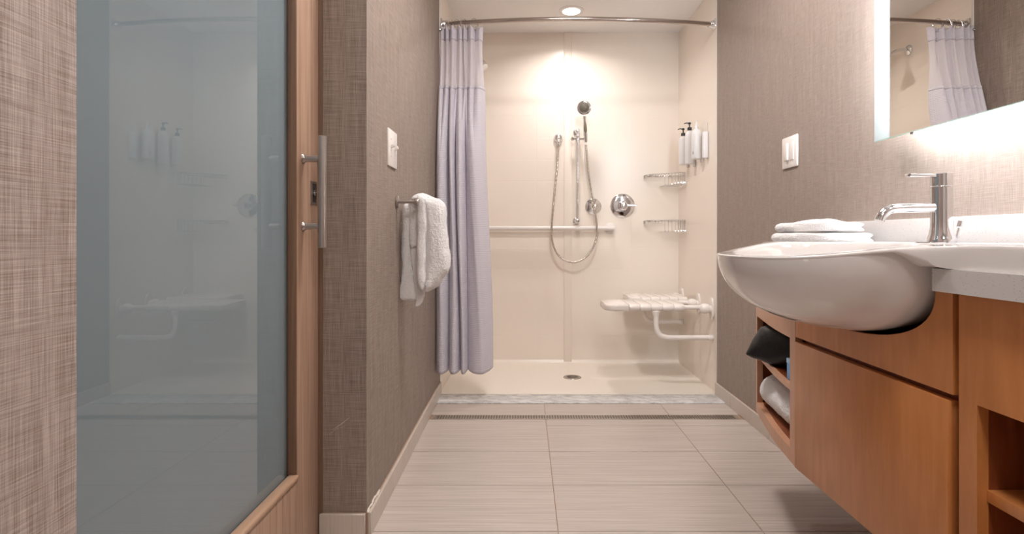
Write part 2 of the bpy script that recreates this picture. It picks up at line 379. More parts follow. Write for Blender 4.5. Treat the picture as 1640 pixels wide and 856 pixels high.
# shower pan
pan = B(); box(pan, -.480, 1.066, 3.059, YB, -.05, .001)
box(pan, -.480, 1.066, 3.059, 3.072, .0005, .006, bev=.0025)
pan_o = obj('shower_pan', pan, simple('shower_pan_acrylic', (.85, .775, .69), .35), None); tag(pan_o, 'cream moulded shower pan floor with a drain in the middle', 'shower pan')
cv = B()                                            # coved joint at foot of the back wall
prism(cv, [(YB, 0), (YB, .02), (YB-.006, .008), (YB-.02, .001), (YB-.02, 0)], -.47, 1.066, 'yz'); obj('cove', cv, simple('cove_acrylic', (.85, .775, .69), .3), pan_o)
# round drain
dl = Vector((.29, 3.44, .001)); dt = thing('shower_drain', 'round steel drain cover set in the cream shower pan', 'drain', dl)
obj('rim', lt([(.037, 0), (.037, .003), (.054, .003), (.056, .0005), (.056, 0)], dl, n=40), 'steel', dt)
obj('sump_shade', lt([(.037, .0), (.037, .0008)], dl, n=32), 'dark', dt)  # thin black disc, shade under the grate painted in
g = B()
for i in range(-4, 5):
    c = math.sqrt(max(0, .038**2-(i*.0085)**2))
    if c > .008:
        box(g, dl.x-c, dl.x+c, dl.y+i*.0085-.0016, dl.y+i*.0085+.0016, .0018, .0035); box(g, dl.x+i*.0085-.0016, dl.x+i*.0085+.0016, dl.y-c, dl.y+c, .0018, .0035)
obj('grate', g, 'steel', dt)
# linear drain
ld = thing('linear_drain', 'long perforated steel floor drain running wall to wall before the shower', 'drain', (.29, 2.683, 0))
X0, X1 = -.452, 1.030
obj('channel_shade', bx(X0+.002, X1-.002, 2.653, 2.713, -.0021, -.0012), 'dark', ld)  # shallow black plate, the trough's shade put into its colour
fr = B()
for a in ((X0, X1, 2.651, 2.660), (X0, X1, 2.7065, 2.7155), (X0, X0+.018, 2.660, 2.7065), (X1-.018, X1, 2.660, 2.7065)): box(fr, *a, -.0021, .001)
obj('frame', fr, 'light_steel', ld)
g = B()
for y in (2.6725, 2.6885): box(g, X0+.018, X1-.018, y, y+.0055, -.001, .0008)
x = X0+.018
while x < X1-.02: box(g, x, x+.0062, 2.660, 2.7065, -.001, .0008); x += .0129
obj('grate', g, 'light_steel', ld, kind='stuff')
# baseboards with tile pieces
def board(name, pts, inward, joints):
    """pts: two ends of the wall line; a bed plus separate tile pieces"""
    a, b = Vector((*pts[0], 0)), Vector((*pts[1], 0)); d = (b-a).normalized(); nrm = Vector((*inward, 0)); Lg = (b-a).length
    def seg(s0, s1, t0, t1, z0, z1, bev=0):
        bm = B(); box(bm, s0, s1, t0, t1, z0, z1, bev=bev, seg=1)
        for v in bm.verts:
            s, t, z = v.co; v.co = a+d*s+nrm*t+Vector((0, 0, z))
        return bm
    root = struct(name, seg(0, Lg, .0, .004, 0, .069), 'grout')
    js = [0]+joints+[Lg]
    for s0, s1 in zip(js, js[1:]):
        obj('tile', seg(s0+.0006, s1-.0006, .004, .013, 0, .070+random.uniform(-.0006, .0006), bev=.0012), 'base', root)
    return root
board('baseboard_left', [(-.465, YW-.002), (-.480, YS)], (1, .01), [.28, .88])
board('baseboard_corner', [(-.600, YW), (-.466, YW)], (0, -1), [])
board('baseboard_right', [(XR, 3.06), (XR, -1.8)], (-1, 0), [.17+.06, .68, 1.29, 1.9, 2.5, 3.1, 3.7, 4.3])
# chipped caulk at the corner of the left baseboard
ck = B(); P0 = [Vector((-.466+.002, YW+.0+t*.14, .0705)) for t in (0, .15, .3, .45, .6, .8, 1)]
tube(ck, smoothpts([p+Vector((random.uniform(-.001, .002), 0, random.uniform(-.001, .004))) for p in P0], 3), [.0015+.003*abs(math.sin(i*.9)) for i in range(19)], 6)
obj('caulk_bead', ck, 'caulk', bpy.data.objects['baseboard_left'])

# ------------------------------------------------------------------ sliding door
d1 = bpy.data.objects.new('door_1', None); C.objects.link(d1); d1['kind'] = 'structure'; d1.location = (-.622, 1.04, 0)
XF = -.602
obj('stile', bx(-.640, XF, 1.455, 1.603, .012, 2.2, bev=.001), 'doorwood', d1)
obj('stile', bx(-.640, XF, .44, .60, .012, 2.2, bev=.001), 'doorwood', d1)
obj('rail', bx(-.640, XF, .60, 1.455, .012, .236, bev=.0005), 'doorwood', d1, label='bottom rail of the door with vertical grain')
obj('rail', bx(-.640, XF, .60, 1.455, 2.08, 2.2, bev=.0005), 'doorwood', d1)
gp_ = obj('glass_pane', bx(-.629, -.625, .60, 1.455, .236, 2.08), 'glass', d1, label='clear glossy face of the door glass')
obj('frosted_sheet', bx(-.633, -.6292, .60, 1.455, .236, 2.08), 'frost', gp_)
obj('glazing_bead', bx(-.625, -.597, .60, 1.457, .234, .250, bev=.006, seg=3), 'beadwood', d1)
obj('glazing_bead', bx(-.6249, XF+.0004, 1.4485, 1.4549, .250, 2.08, bev=.002), 'doordark', d1)  # shade on the stile's inner return is put into this dark strip
struct('trim_3', bx(-.66, -.5935, 1.609, 1.66, .0, 2.3, bev=.001), 'doordark')
hd = thing('pull_handle', 'long vertical brushed steel bar handle on the wooden edge of the sliding door', 'door handle', (-.602, 1.493, .846))
obj('bar', lt([(0, 0), (.0115, 0), (.0125, .001), (.0125, .301), (.0115, .302), (0, .302)], (-.550, 1.493, .846), n=28), 'steel', hd)
for z in (1.087, .904):
    obj('post', lt([(.0135, 0), (.0135, .002), (.010, .006), (.0092, .008), (.0092, .048)], (-.602, 1.493, z), (1, 0, 0), 20), 'steel', hd)
lk = thing('lock_plate', 'small rectangular steel lock pull set into the door beside the bar handle', 'lock', (-.602, 1.567, .966))
p = B()
for a in ((1.544, 1.592, .966, .973), (1.544, 1.592, 1.026, 1.033), (1.544, 1.554, .973, 1.026), (1.582, 1.592, .973, 1.026)): box(p, -.602, -.5995, *a)
obj('plate', p, 'steel', lk); obj('recess_shade', bx(-.6019, -.6012, 1.553, 1.583, .972, 1.027), 'dark', lk)  # flat black sheet paints the shade inside the pull
obj('thumb_turn', lt([(.008, 0), (.008, .003), (.003, .004), (.003, .010), (0, .011)], (-.6012, 1.568, 1.00), (1, 0, 0), 16), 'chrome', lk)

# ------------------------------------------------------------------ light fittings: shower light and added room lights
def downlight(x, y, zc, label, r):
    t = thing('downlight', label, 'ceiling light', (x, y, zc))
    obj('trim_ring', lt([(r*.86, 0), (r*.86, -.005), (r*1.05, -.007), (r*1.22, -.003), (r*1.24, 0)], (x, y, zc), n=40), 'plastic', t)
    obj('lens', lt([(0, -.002), (r*.86, -.002), (r*.86, -.004), (0, -.004)], (x, y, zc), n=32), 'lens', t)
downlight(.287, 3.478, 2.30, 'round recessed light glowing in the shower ceiling', .064)
downlight(.30, 1.85, CEIL, 'unseen round light, sized to soften shadows, added in the bathroom ceiling above the floor before the shower', .20)
downlight(.30, .35, CEIL, 'unseen round fill light added in the bathroom ceiling above the vanity side', .20)
downlight(.30, -.95, CEIL, 'unseen round fill light added in the bathroom ceiling nearest the rear wall', .20)

# ------------------------------------------------------------------ curtain rod and curtain
XM, HW = .292, .772
def rod_y(x): return 3.11-.078*(1-((x-XM)/HW)**2)
rt = thing('curtain_rod', 'curved steel shower curtain rod spanning the shower opening', 'curtain rod', (XM, 3.09, 2.072))
xs = [lerp(-.474, 1.058, k/40) for k in range(41)]
obj('pole', tb([(x, rod_y(x), 2.072) for x in xs], .0128, 16), 'rodmetal', rt)
for s, xw in ((1, -.478), (-1, 1.066)):
    f = B(); box(f, min(xw, xw+s*.010), max(xw, xw+s*.010), 3.082, 3.138, 2.044, 2.100, bev=.004)
    lathe(f, [(.024, 0), (.022, .014), (.017, .022), (.017, .032)], (xw+s*.008, 3.11, 2.072), (s, 0, 0), 20)
    obj('bracket', f, 'chrome', rt)
ct = thing('shower_curtain', 'lilac-white shower curtain gathered at the left end of the rod', 'curtain', (-.36, 3.0, .165))
topb = [703, 712, 721, 731, 741, 750, 760, 776]; botb = [697, 720, 735.5, 750, 788]
def lobes(px, bnds):
    for k, (a, b) in enumerate(zip(bnds, bnds[1:])):
        if px <= b or k == len(bnds)-2:
            t = min(max((px-a)/(b-a), 0), 1); return math.sin(PI*t)**.7
def sst(t): t = min(max(t, 0), 1); return t*t*(3-2*t)
def cpt(s, z):
    w_ = sst((z-1.25)/.70)                           # 1 at the top
    Yc = lerp(2.935, 3.070, sst((z-1.2)/.85))
    pxt = lerp(703, 774+2*math.sin(z*9), s); pxb = lerp(697, 788, s)
    lo = lerp(776, 788, sst((1.5-z)/1.2)); pb = lerp(696.5, lo, s)
    px = lerp(pb, pxt, w_)
    amp = lerp(.085, .042, w_)
    yo = -amp*(lerp(lobes(pxb, botb), lobes(pxt, topb), w_)-.5)
    yo += .005*math.sin(s*31+z*3)*w_+.0015*math.sin(s*50+z*7)
    px += 1.6*math.sin(s*17+z*3.1)*(s*(1-s))*4
    e = s**14*.035                                    # free edge curls back
    Y = Yc+yo+e
    X = (px-VX)/F*Yc
    return Vector((max(X, -.468), Y, z))
def cloth(name, z0, z1, nz, mat, thick=0, wav=0):
    bm = B(); ns = 180; uvl = bm.loops.layers.uv.new('UVMap'); g = []
    for j in range(nz+1):
        z = lerp(z0, z1, j/nz); row = []
        for i in range(ns+1):
            s = i/ns; zz = z
            if j == 0 and wav: zz = z+wav*(1-lobes(lerp(697, 788, s), botb))
            if j == nz and name == 'header': zz = z+.009*math.sin(s*46)-.004
            row.append(bm.verts.new(cpt(s, zz)))
        g.append(row)
    for j in range(nz):
        for i in range(ns):
            f = bm.faces.new((g[j][i], g[j][i+1], g[j+1][i+1], g[j+1][i]))
            for l, (a, b) in zip(f.loops, ((i, j), (i+1, j), (i+1, j+1), (i, j+1))): l[uvl].uv = (a/ns*.95, lerp(z0, z1, b/nz))
    o = obj(name, bm, mat, ct, smooth=180)
    if thick:
        md = o.modifiers.new('Solidify', 'SOLIDIFY'); md.thickness = thick; md.offset = 0
    return o
cloth('waffle_panel', .155, 1.690, 90, 'waffle', .003, .012)
cloth('sheer_panel', 1.686, 1.970, 26, 'sheer')
cloth('header', 1.966, 2.043, 8, 'waffle', .0028)
hem = cloth('hem_band', 1.682, 1.696, 2, 'waffle', .005)
for k, s in enumerate((.05, .12, .20, .27, .38, .50, .56, .78)):
    p = cpt(s, 2.022); x = p.x; yr = rod_y(x); c = Vector((x+.004, yr, 2.056)); a = .95+.3*math.sin(k*2.1)
    pts = []
    for q in range(28):
        t = 2*PI*q/28; dy = math.sin(t)*.0215; pts.append(c+Vector((math.sin(a)*dy, math.cos(a)*dy, math.cos(t)*.037)))
    obj('ring', tb(pts, .0021, 6, closed=True), 'chrome', ct)
for s in (.05, .80):
    p = cpt(s, 2.022); obj('grommet', lt([(.0035, 0), (.0035, .002), (.007, .003), (.0085, .001), (.0085, 0)], p+Vector((0, -.0016, 0)), (.1, -1, 0), 18), 'chrome', ct)

# ------------------------------------------------------------------ left wall: switch plate, hook, towel
sw = thing('toggle_switch_plate', 'white wall plate with two toggle switches on the left wall', 'light switch', (-.468, 1.925, 1.18))
pl = B(); box(pl, xl(1.92)-.001, xl(1.92)+.006, 1.863, 1.987, 1.118, 1.246, bev=.003); obj('plate', pl, 'plastic', sw)
for y in (1.899, 1.951):
    tg = B(); box(tg, xl(1.92)+.004, xl(1.92)+.020, y-.004, y+.004, -.005, .006, bev=.001)
    bmesh.ops.rotate(tg, cent=(xl(1.92), y, 0), matrix=Matrix.Rotation(-.35, 3, 'Y'), verts=tg.verts); bmesh.ops.translate(tg, vec=(0, 0, 1.184), verts=tg.verts)
    obj('toggle', tg, 'plastic', sw)
    for z in (1.155, 1.213): obj('screw', lt([(.0028, 0), (.0028, .0015), (0, .002)], (xl(1.92)+.0055, y, z), (1, 0, 0), 10), 'caulk', sw)
hy = 2.003; hz = 1.003
hk = thing('towel_hook', 'round steel wall peg holding the hanging white towel', 'hook', (xl(hy), hy, hz))
obj('flange', lt([(0, 0), (.020, 0), (.022, .002), (.022, .007), (.019, .009), (0, .009)], (xl(hy), hy, hz), (1, 0, 0), 28), 'steel', hk)
obj('peg', lt([(.0065, .008), (.0065, .066), (.0115, .067), (.0125, .069), (.0125, .079), (.0115, .081), (0, .081)], (xl(hy), hy, hz), (1, 0, 0), 24), 'steel', hk)
tw = thing('hanging_towel', 'folded white terry towel hanging from the wall peg beside the curtain', 'towel', (-.37, 2.04, .62))
FZ = bpy.data.textures.new('fuzz', 'CLOUDS'); FZ.noise_scale = .0055; FZ.noise_depth = 2
def fuzz(o, st=.0035):
    md = o.modifiers.new('Displace', 'DISPLACE'); md.texture = FZ; md.strength = st; md.mid_level = .5
def plush(o, st=.004):
    md = o.modifiers.new('Subdivision', 'SUBSURF'); md.levels = 2; md.render_levels = 2; fuzz(o, st)
def pad(name, outline, Y0, Y1, parent, mat='terry', seed=1, amp=.004, puff=.35, lab=None, yfun=None):
    """soft slab: outline in pixels at distance Ym, real thickness Y0..Y1, rounded edges"""
    Ym = (Y0+Y1)/2
    pts = smoothpts([W(px, py, Ym) for px, py in outline], 5, closed=True)
    poly = [(p.x, p.z) for p in pts]; cx = sum(p[0] for p in poly)/len(poly); cz = sum(p[1] for p in poly)/len(poly)
    bm = B(); nr = 9; half = (Y1-Y0)/2; loops = []
    hw = (max(p[0] for p in poly)-min(p[0] for p in poly))/2
    def inset(k):                                     # move points toward the local inner side
        n = len(poly); out = []
        for i in range(n):
            a = Vector(poly[i-2]); b = Vector(poly[(i+2) % n]); t = (b-a); nn = Vector((-t.y, t.x)).normalized() if t.length else Vector((0, 0))
            c = Vector((cx, cz))-Vector(poly[i])
            area = sum(poly[j][0]*poly[(j+1) % n][1]-poly[(j+1) % n][0]*poly[j][1] for j in range(n))
            if area < 0: nn = -nn
            out.append(Vector(poly[i])+nn*k)
        return out
    R = min(half, hw*.6)
    for j in range(nr):
        a = -PI/2+PI*j/(nr-1); ins = R*(1-math.cos(a)); y = Ym+math.sin(a)*half
        loops.append([bm.verts.new((q.x, y, q.y)) for q in inset(ins)])
    n = len(poly)
    for A, Bb in zip(loops, loops[1:]):
        for k in range(n): bm.faces.new((A[k], A[(k+1) % n], Bb[(k+1) % n], Bb[k]))
    for lp in (loops[0], loops[-1]):
        f = bm.faces.new(lp); bmesh.ops.triangulate(bm, faces=[f])
    bmesh.ops.subdivide_edges(bm, edges=[e for e in bm.edges if e.calc_length() > .025], cuts=1, use_grid_fill=False)
    bmesh.ops.triangulate(bm, faces=bm.faces)
    for v in bm.verts:
        v.co += mnoise.noise_vector(v.co*24+Vector((seed*3.1, 0, seed)))*amp + mnoise.noise_vector(v.co*150)*amp*.25
        if yfun: v.co.y += yfun(v.co)
    o = obj(name, bm, mat, parent, smooth=180, label=lab)
    md = o.modifiers.new('Remesh', 'REMESH'); md.mode = 'VOXEL'; md.voxel_size = .0034; md.use_smooth_shade = True
    md = o.modifiers.new('Smooth', 'SMOOTH'); md.factor = .6; md.iterations = 10
    fuzz(o)
    return o
pad('back_fold', [(645, 332), (652, 326), (661, 327), (664, 345), (660, 375), (659, 420), (664, 450), (668, 478), (655, 482), (639, 480), (639, 464), (644, 432), (642, 405), (644, 360)], 2.064, 2.096, tw, seed=2)
pad('inner_fold', [(655, 326), (668, 322), (676, 340), (676, 393), (666, 396), (657, 393)], 2.056, 2.082, tw, seed=3)
pad('corner_flap', [(658, 392), (676, 392), (682, 440), (681, 470), (676, 487), (664, 492), (666, 478), (661, 440)], 2.068, 2.084, tw, seed=4, amp=.002)
pad('front_fold', [(668, 316), (677, 313), (684, 322), (686, 345), (685, 380), (684, 420), (683, 455), (676, 466), (669, 452), (668, 420), (669, 370), (669, 335)], 2.013, 2.060, tw, seed=5)
pad('front_fold', [(658, 322), (663, 314), (677, 310), (694, 316), (706, 320), (714, 332), (716, 362), (719, 395), (722, 412), (721, 432), (711, 445), (706, 455), (692, 464), (680, 468), (678, 440), (681, 400), (681, 360), (677, 336), (668, 328)], 2.016, 2.088, tw, seed=6)

# ------------------------------------------------------------------ shower fixtures on the back wall
sb = thing('hand_shower', 'chrome hand shower on a slide bar with a looping metal hose', 'hand shower', W(925, 355, YB))
YF = 3.79
def w3(px, py, Y=YF): return W(px, py, Y)
obj('slide_bar', tb([w3(925.5, 212), w3(924.5, 356)], .0098, 16), 'chrome', sb)
for py in (210, 354):
    p = w3(925 if py < 300 else 924.5, py); bm = B()
    tube(bm, [p+Vector((0, -.006, 0)), (p.x, YB, p.z)], [.011, .011], 16)
    lathe(bm, [(0, -.022), (.012, -.019), (.019, -.008), (.020, 0), (.017, .010), (.011, .016)], p, (0, 1, 0), 24)
    lathe(bm, [(.026, 0), (.024, .006), (.014, .010)], (p.x, YB, p.z), (0, -1, 0), 24)
    obj('bar_mount', bm, 'chrome', sb)
bm = B(); p = w3(925.5, 223)
lathe(bm, [(.012, -.028), (.016, -.024), (.016, .020), (.012, .026)], p, (0, 0, 1), 20)
lathe(bm, [(.009, 0), (.008, .03), (.014, .032), (.015, .045), (.010, .050), (0, .052)], p, (-1, -.2, 0), 16)
lathe(bm, [(.008, 0), (.008, .04), (.013, .042), (.013, .060), (0, .062)], p, (1, -.3, 0), 16)
obj('slider', bm, 'chrome', sb)
pa, pb = w3(938.5, 228, 3.74), w3(936, 186, 3.70)
bm = B(); pts = [pa, pa.lerp(pb, .25), pa.lerp(pb, .55), pa.lerp(pb, .85), pb]; tube(bm, pts, [.0105, .0135, .0135, .010, .012], 16)
obj('handle', bm, 'chrome', sb)
bm = B(); q1, q2 = pa.lerp(pb, .30)+Vector((0, -.006, 0)), pa.lerp(pb, .80)+Vector((0, -.006, 0))
tube(bm, [q1, q1.lerp(q2, .3), q1.lerp(q2, .6), q2], [.005, .0115, .011, .004], 14); obj('grip', bm, 'green', sb)
hc = w3(935.5, 173, 3.685); ax = Vector((-.12, -1, -.18))
obj('spray_head', lt([(0, -.036), (.015, -.032), (.034, -.016), (.046, -.002), (.0465, .004), (.042, .007), (.036, .007)], hc, ax, 32), 'chrome', sb)
obj('spray_face', lt([(0, .010), (.022, .009), (.024, .0075), (.037, .0065), (.037, .004)], hc, ax, 32), 'grey', sb)
nz = B(); qn = Vector((0, 0, 1)).rotation_difference(ax.normalized())
for rr, cnt in ((.033, 22), (.027, 18), (.016, 11), (.007, 5)):
    for k in range(cnt):
        t = 2*PI*k/cnt; lathe(nz, [(.0016, .006), (.0013, .0115)], hc+qn@Vector((rr*math.cos(t), rr*math.sin(t), 0)), ax, 6)
obj('nozzles', nz, 'steel', sb, kind='stuff')
hose = [(938.5, 232), (940, 250), (943, 280), (949, 318), (954, 345), (956, 365), (955, 382), (948, 400), (937, 413), (923, 420), (909, 419), (896, 411), (887, 396), (883.5, 375), (885, 345), (889, 300), (893, 262), (894, 238)]
hp = smoothpts([w3(a, b, lerp(3.745, 3.762, min(i/6, 1)) if i < 14 else lerp(3.762, 3.795, (i-14)/3)) for i, (a, b) in enumerate(hose)], 22)
obj('hose', tb(hp, [.0076 if (i % 4) < 2 else .0062 for i in range(len(hp))], 10), simple('hose_metal', (.62, .57, .52), .25, 1), sb)
el = thing('hose_outlet', 'small chrome wall outlet where the shower hose starts, left of slide bar', 'shower outlet', W(894, 224, YB))
p = W(894, 222, YB)
obj('escutcheon', lt([(.032, 0), (.032, .006), (.029, .018), (.020, .028), (.012, .031), (0, .032)], p, (0, -1, 0), 28), 'chrome', el)
obj('elbow', tb(smoothpts([p+Vector((0, -.02, 0)), p+Vector((0, -.045, -.002)), p+Vector((0, -.055, -.018)), p+Vector((0, -.055, -.056))], 5), .0115, 16), 'chrome', el)
# diverter and main valve
dv = thing('diverter_dial', 'small round chrome diverter dial behind the hose', 'shower control', W(950, 331, YB)); p = W(950, 331, YB)
obj('escutcheon', lt([(.056, 0), (.057, .004), (.052, .010), (.030, .014), (.028, .016)], p, (0, -1, 0), 40), 'chrome', dv)
obj('knob', lt([(.027, .012), (.026, .026), (.020, .030), (.016, .036), (.016, .050), (.012, .054), (0, .055)], p, (0, -1, 0), 28), 'chrome', dv)
vl = thing('mixer_valve', 'large round chrome shower valve with a lever pointing right', 'shower control', W(997, 330, YB)); p = W(997, 330, YB)
obj('escutcheon', lt([(.084, 0), (.085, .004), (.080, .009), (.060, .012), (.036, .014), (.034, .020)], p, (0, -1, 0), 56), 'chrome', vl)
obj('hub', lt([(.034, .012), (.033, .030), (.027, .036), (.020, .038), (.020, .060), (.017, .064), (0, .065)], p, (0, -1, 0), 32), 'chrome', vl)
obj('lever', tb([p+Vector((.005, -.052, 0)), p+Vector((.045, -.055, .001)), p+Vector((.085, -.058, .001))], [.0105, .0085, .0068], 14), 'chrome', vl)
# grab bar
gb = thing('grab_bar', 'long white horizontal grab bar across the back shower wall', 'grab bar', W(860, 367, YB))
pz = W(978, 366, YB-.05)
obj('bar', tb(smoothpts([(-.36, YB-.004, pz.z), (-.36, YB-.03, pz.z), (-.345, YB-.05, pz.z), (-.32, YB-.055, pz.z), (pz.x-.05, YB-.055, pz.z), (pz.x-.015, YB-.050, pz.z), (pz.x, YB-.03, pz.z), (pz.x, YB-.004, pz.z)], 6), .0165, 16), 'plastic', gb)
for x in (-.36, pz.x+.004): obj('flange', lt([(.040, 0), (.040, .005), (.034, .011), (.018, .013)], (x, YB, pz.z), (0, -1, 0), 32), 'plastic', gb)
# shower arm on the left wall (seen in the mirror)
ws = thing('wall_shower_head', 'chrome shower head on a bent arm half hidden by the curtain', 'shower head', (-.472, 3.575, 2.10)); q = Vector((-.473, 3.575, 2.085))
obj('escutcheon', lt([(.034, 0), (.033, .006), (.022, .014), (.012, .016)], q, (1, 0, 0), 28), 'chrome', ws)
obj('arm', tb(smoothpts([q, q+Vector((.05, 0, .004)), q+Vector((.10, -.004, -.015)), q+Vector((.150, -.008, -.055))], 6), .0105, 14), 'chrome', ws)
obj('spray_head', lt([(.014, -.012), (.020, .0), (.024, .012), (.030, .022), (.045, .048), (.050, .066), (.048, .074), (.040, .078), (0, .076)], q+Vector((.153, -.008, -.060)), (.45, -.12, -.85), 28), 'chrome', ws)

# ------------------------------------------------------------------ corner baskets
def basket(z, label):
    t = thing('corner_basket', label, 'shower basket', (1.0, 3.80, z), 'wire corner baskets')
    P = smoothpts([(.822, 3.843, z), (.824, 3.80, z), (.850, 3.762, z), (.900, 3.742, z), (.950, 3.712, z), (1.0, 3.668, z), (1.040, 3.652, z), (1.058, 3.660, z)], 8)
    rim = P+[Vector((1.058, 3.842, z))]; bm = B()
    tube(bm, P, .0028, 8); tube(bm, [Vector((.822, 3.843, z)), Vector((1.058, 3.843, z)), Vector((1.058, 3.66, z))], .0028, 8)
    obj('rim', bm, 'chrome', t)
    bm = B(); d = .075
    for i in range(0, len(P), 3):                     # front wires: shallow part then deep part
        p = P[i]; dd = .020 if p.x < .925 else d
        pts = [p, p+Vector((0, .001, -dd*.9)), Vector((p.x+.003, p.y+.010, z-dd)), Vector((min(p.x+.006, 1.05), 3.838, z-dd))]
        tube(bm, smoothpts(pts, 2), .0015, 5, caps=False)
    obj('front_wires', bm, 'chrome', t)
    bm = B()
    deep = [Vector((p.x, p.y, z-d)) for p in P if p.x >= .925]; sh = [Vector((p.x, p.y, z-.020)) for p in P if p.x < .93]
    tube(bm, deep, .0017, 6); tube(bm, [Vector((.93, 3.722, z-d)), Vector((.93, 3.84, z-d)), Vector((1.055, 3.84, z-d)), Vector((1.055, 3.66, z-d))], .0017, 6); tube(bm, sh, .0017, 6)
    tube(bm, [p+Vector((0, 0, d*.5)) for p in deep[-8:]], .0015, 6)
    for k in range(4):
        y = lerp(3.69, 3.82, k/3); tube(bm, [(.94 if k else .975, y, z-d), (1.055, y, z-d)], .0013, 5)
        tube(bm, [(1.056, y, z), (1.056, y, z-d)], .0013, 5)
    obj('basket_floor', bm, 'chrome', t)
    for x, y, a in ((.86, 3.843, 0), (.905, 3.843, 0), (1.0, 3.843, 0)):
        obj('mount', bx(x-.013, x+.013, y-.004, y+.007, z-.004, z+.006, bev=.002), 'chrome', t)
basket(1.302, 'upper chrome wire corner basket below the soap bottles'); basket(.988, 'lower chrome wire corner basket above the folding seat')

# ------------------------------------------------------------------ soap bottles on the right shower wall
def pump_bottle(y, z0, h, wd, label, pump, nm='pump_bottle'):
    xw = 1.066; x = xw-.036; t = thing(nm, label, 'bottle', (x, y, z0), 'soap bottles on the shower wall' if pump else None)
    bm = B(); secs = []
    prof = [(0, .92), (.006, 1), (h*.80, 1), (h*.88, .93), (h*.94, .72), (h*.985, .40), (h, .36)]
    for hh, s in prof:
        hx, hyy = .026*s, wd/2*s; secs.append([bm.verts.new((x+a, y+b, z0+hh)) for a, b in rrect(-hx, hx, -hyy, hyy, min(hx, hyy)*.75, 4)])
    for A, Bb in zip(secs, secs[1:]):
        for k in range(len(A)): bm.faces.new((A[k], A[(k+1) % len(A)], Bb[(k+1) % len(A)], Bb[k]))
    bm.faces.new(secs[0][::-1]); bm.faces.new(secs[-1])
    obj('body', bm, 'bottle', t)
    zt = z0+h
    if pump:
        obj('collar', lt([(.011, -.002), (.0135, 0), (.0135, .016), (.009, .019), (.004, .020)], (x, y, zt), n=20), 'black', t)
        bm = B(); tube(bm, [(x, y, zt+.018), (x, y, zt+.038)], .0038, 10)
        lathe(bm, [(0, .036), (.008, .037), (.009, .046), (.005, .050), (0, .051)], (x, y, zt), n=16)
        tube(bm, [(x, y, zt+.044), (x-.022, y-.004, zt+.045), (x-.036, y-.006, zt+.040)], [.0042, .0036, .0026], 8)
        obj('pump', bm, 'black', t)
    else:
        obj('neck', lt([(.010, -.002), (.011, .010), (.006, .020), (.0035, .034), (.003, .048), (0, .049)], (x, y, zt), n=16), 'bottle', t)
    obj('wall_clip', bx(xw-.012, xw, y-.010, y+.010, z0-.018, z0+.03, bev=.002), 'plastic', t)
    return t
pump_bottle(3.615, 1.348, .190, .052, 'white soap bottle with black pump, farthest into the corner', 1)
pump_bottle(3.475, 1.335, .212, .052, 'white soap bottle with black pump, beside the tall white-necked bottle', 1)
t = pump_bottle(3.335, 1.346, .185, .066, 'tall white bottle with a slim white neck, no pump', 0, 'necked_bottle')
obj('seam', bx(1.0035, 1.0045, 3.338, 3.341, 1.352, 1.50), 'plastic', t)
obj('small_label', bx(1.0030, 1.0042, 3.312, 3.318, 1.372, 1.388), 'grey', t)
t = thing('slim_dispenser', 'slim flat white holder on the wall, right end of the bottle row', 'dispenser', (1.05, 3.235, 1.34))
obj('body', bx(1.036, 1.066, 3.222, 3.252, 1.338, 1.492, bev=.004), 'bottle', t)
obj('stem', bx(1.058, 1.066, 3.240, 3.250, 1.49, 1.550, bev=.002), 'plastic', t)

# ------------------------------------------------------------------ folding shower seat
st = thing('folding_shower_seat', 'white slatted folding shower seat mounted on the right shower wall', 'shower seat', (1.066, 3.45, .47))
def slat(x0, x1, y0, y1, zt=.492, th=.037):
    r = th/2; poly = []
    for k in range(9): t = PI/2+PI*k/8; poly.append((y0+r+r*math.cos(t), zt-r+r*math.sin(t)))
    poly += [(y0+.05, zt-th), (y0+.052, zt-.012), (y1-.052, zt-.012), (y1-.05, zt-th)]
    for k in range(9): t = -PI/2+PI*k/8; poly.append((y1-r+r*math.cos(t), zt-r+r*math.sin(t)))
    bm = pr(poly, x0, x1, 'yz', bev=.0018, seg=2); return obj('slat', bm, 'seatw', st, origin=((x0+x1)/2, (y0+y1)/2, zt))
def endcap(x0, x1, y0, y1, zt=.492, th=.037):
    poly = rrect(x0, x1+.06, y0, y1, .055, 8); poly = [(min(a, x1), b) for a, b in poly]
    c = []
    for q in poly:
        if not c or (abs(q[0]-c[-1][0])+abs(q[1]-c[-1][1])) > 1e-4: c.append(q)
    bm = pr(c, zt-th, zt, 'xy', bev=.012, seg=4); obj('end_slat', bm, 'seatw', st)
gap = .0032
for k in range(5): x0 = .5875+.0632*k; slat(x0, x0+.0632-gap, 3.125, 3.405)
endcap(.452, .5875-gap, 3.125, 3.405)
for k in range(5): x0 = .735+.0582*k; slat(x0, x0+.0582-gap, 3.490, 3.770, .494)
endcap(.655, .735-gap, 3.490, 3.770, .494)
for y, l0 in ((3.145, .885), (3.385, .885), (3.515, .99), (3.745, .99)):
    if y == 3.515: continue
    z = .474
    bm = B(); tube(bm, [(.60 if y < 3.4 else .76, y, z), (1.03, y, z)], .0125, 16); obj('arm_tube', bm, 'seatw', st)
    bm = B(); lathe(bm, [(0, -.036), (.015, -.033), (.026, -.022), (.030, -.004), (.027, .012), (.020, .024), (.022, .034)], (1.022, y, z-.006), (1, 0, -.05), 24); obj('hinge', bm, 'seatw', st)
    poly = [(y+.030*math.cos(a)*(1 if math.sin(a) < 0 else 1), z-.006+(.062 if math.sin(a) > 0 else .060)*math.copysign(abs(math.sin(a))**.8, math.sin(a))) for a in [2*PI*k/28 for k in range(28)]]
    obj('wall_flange', pr(poly, 1.052, 1.066, 'yz', bev=.004), 'seatw', st)
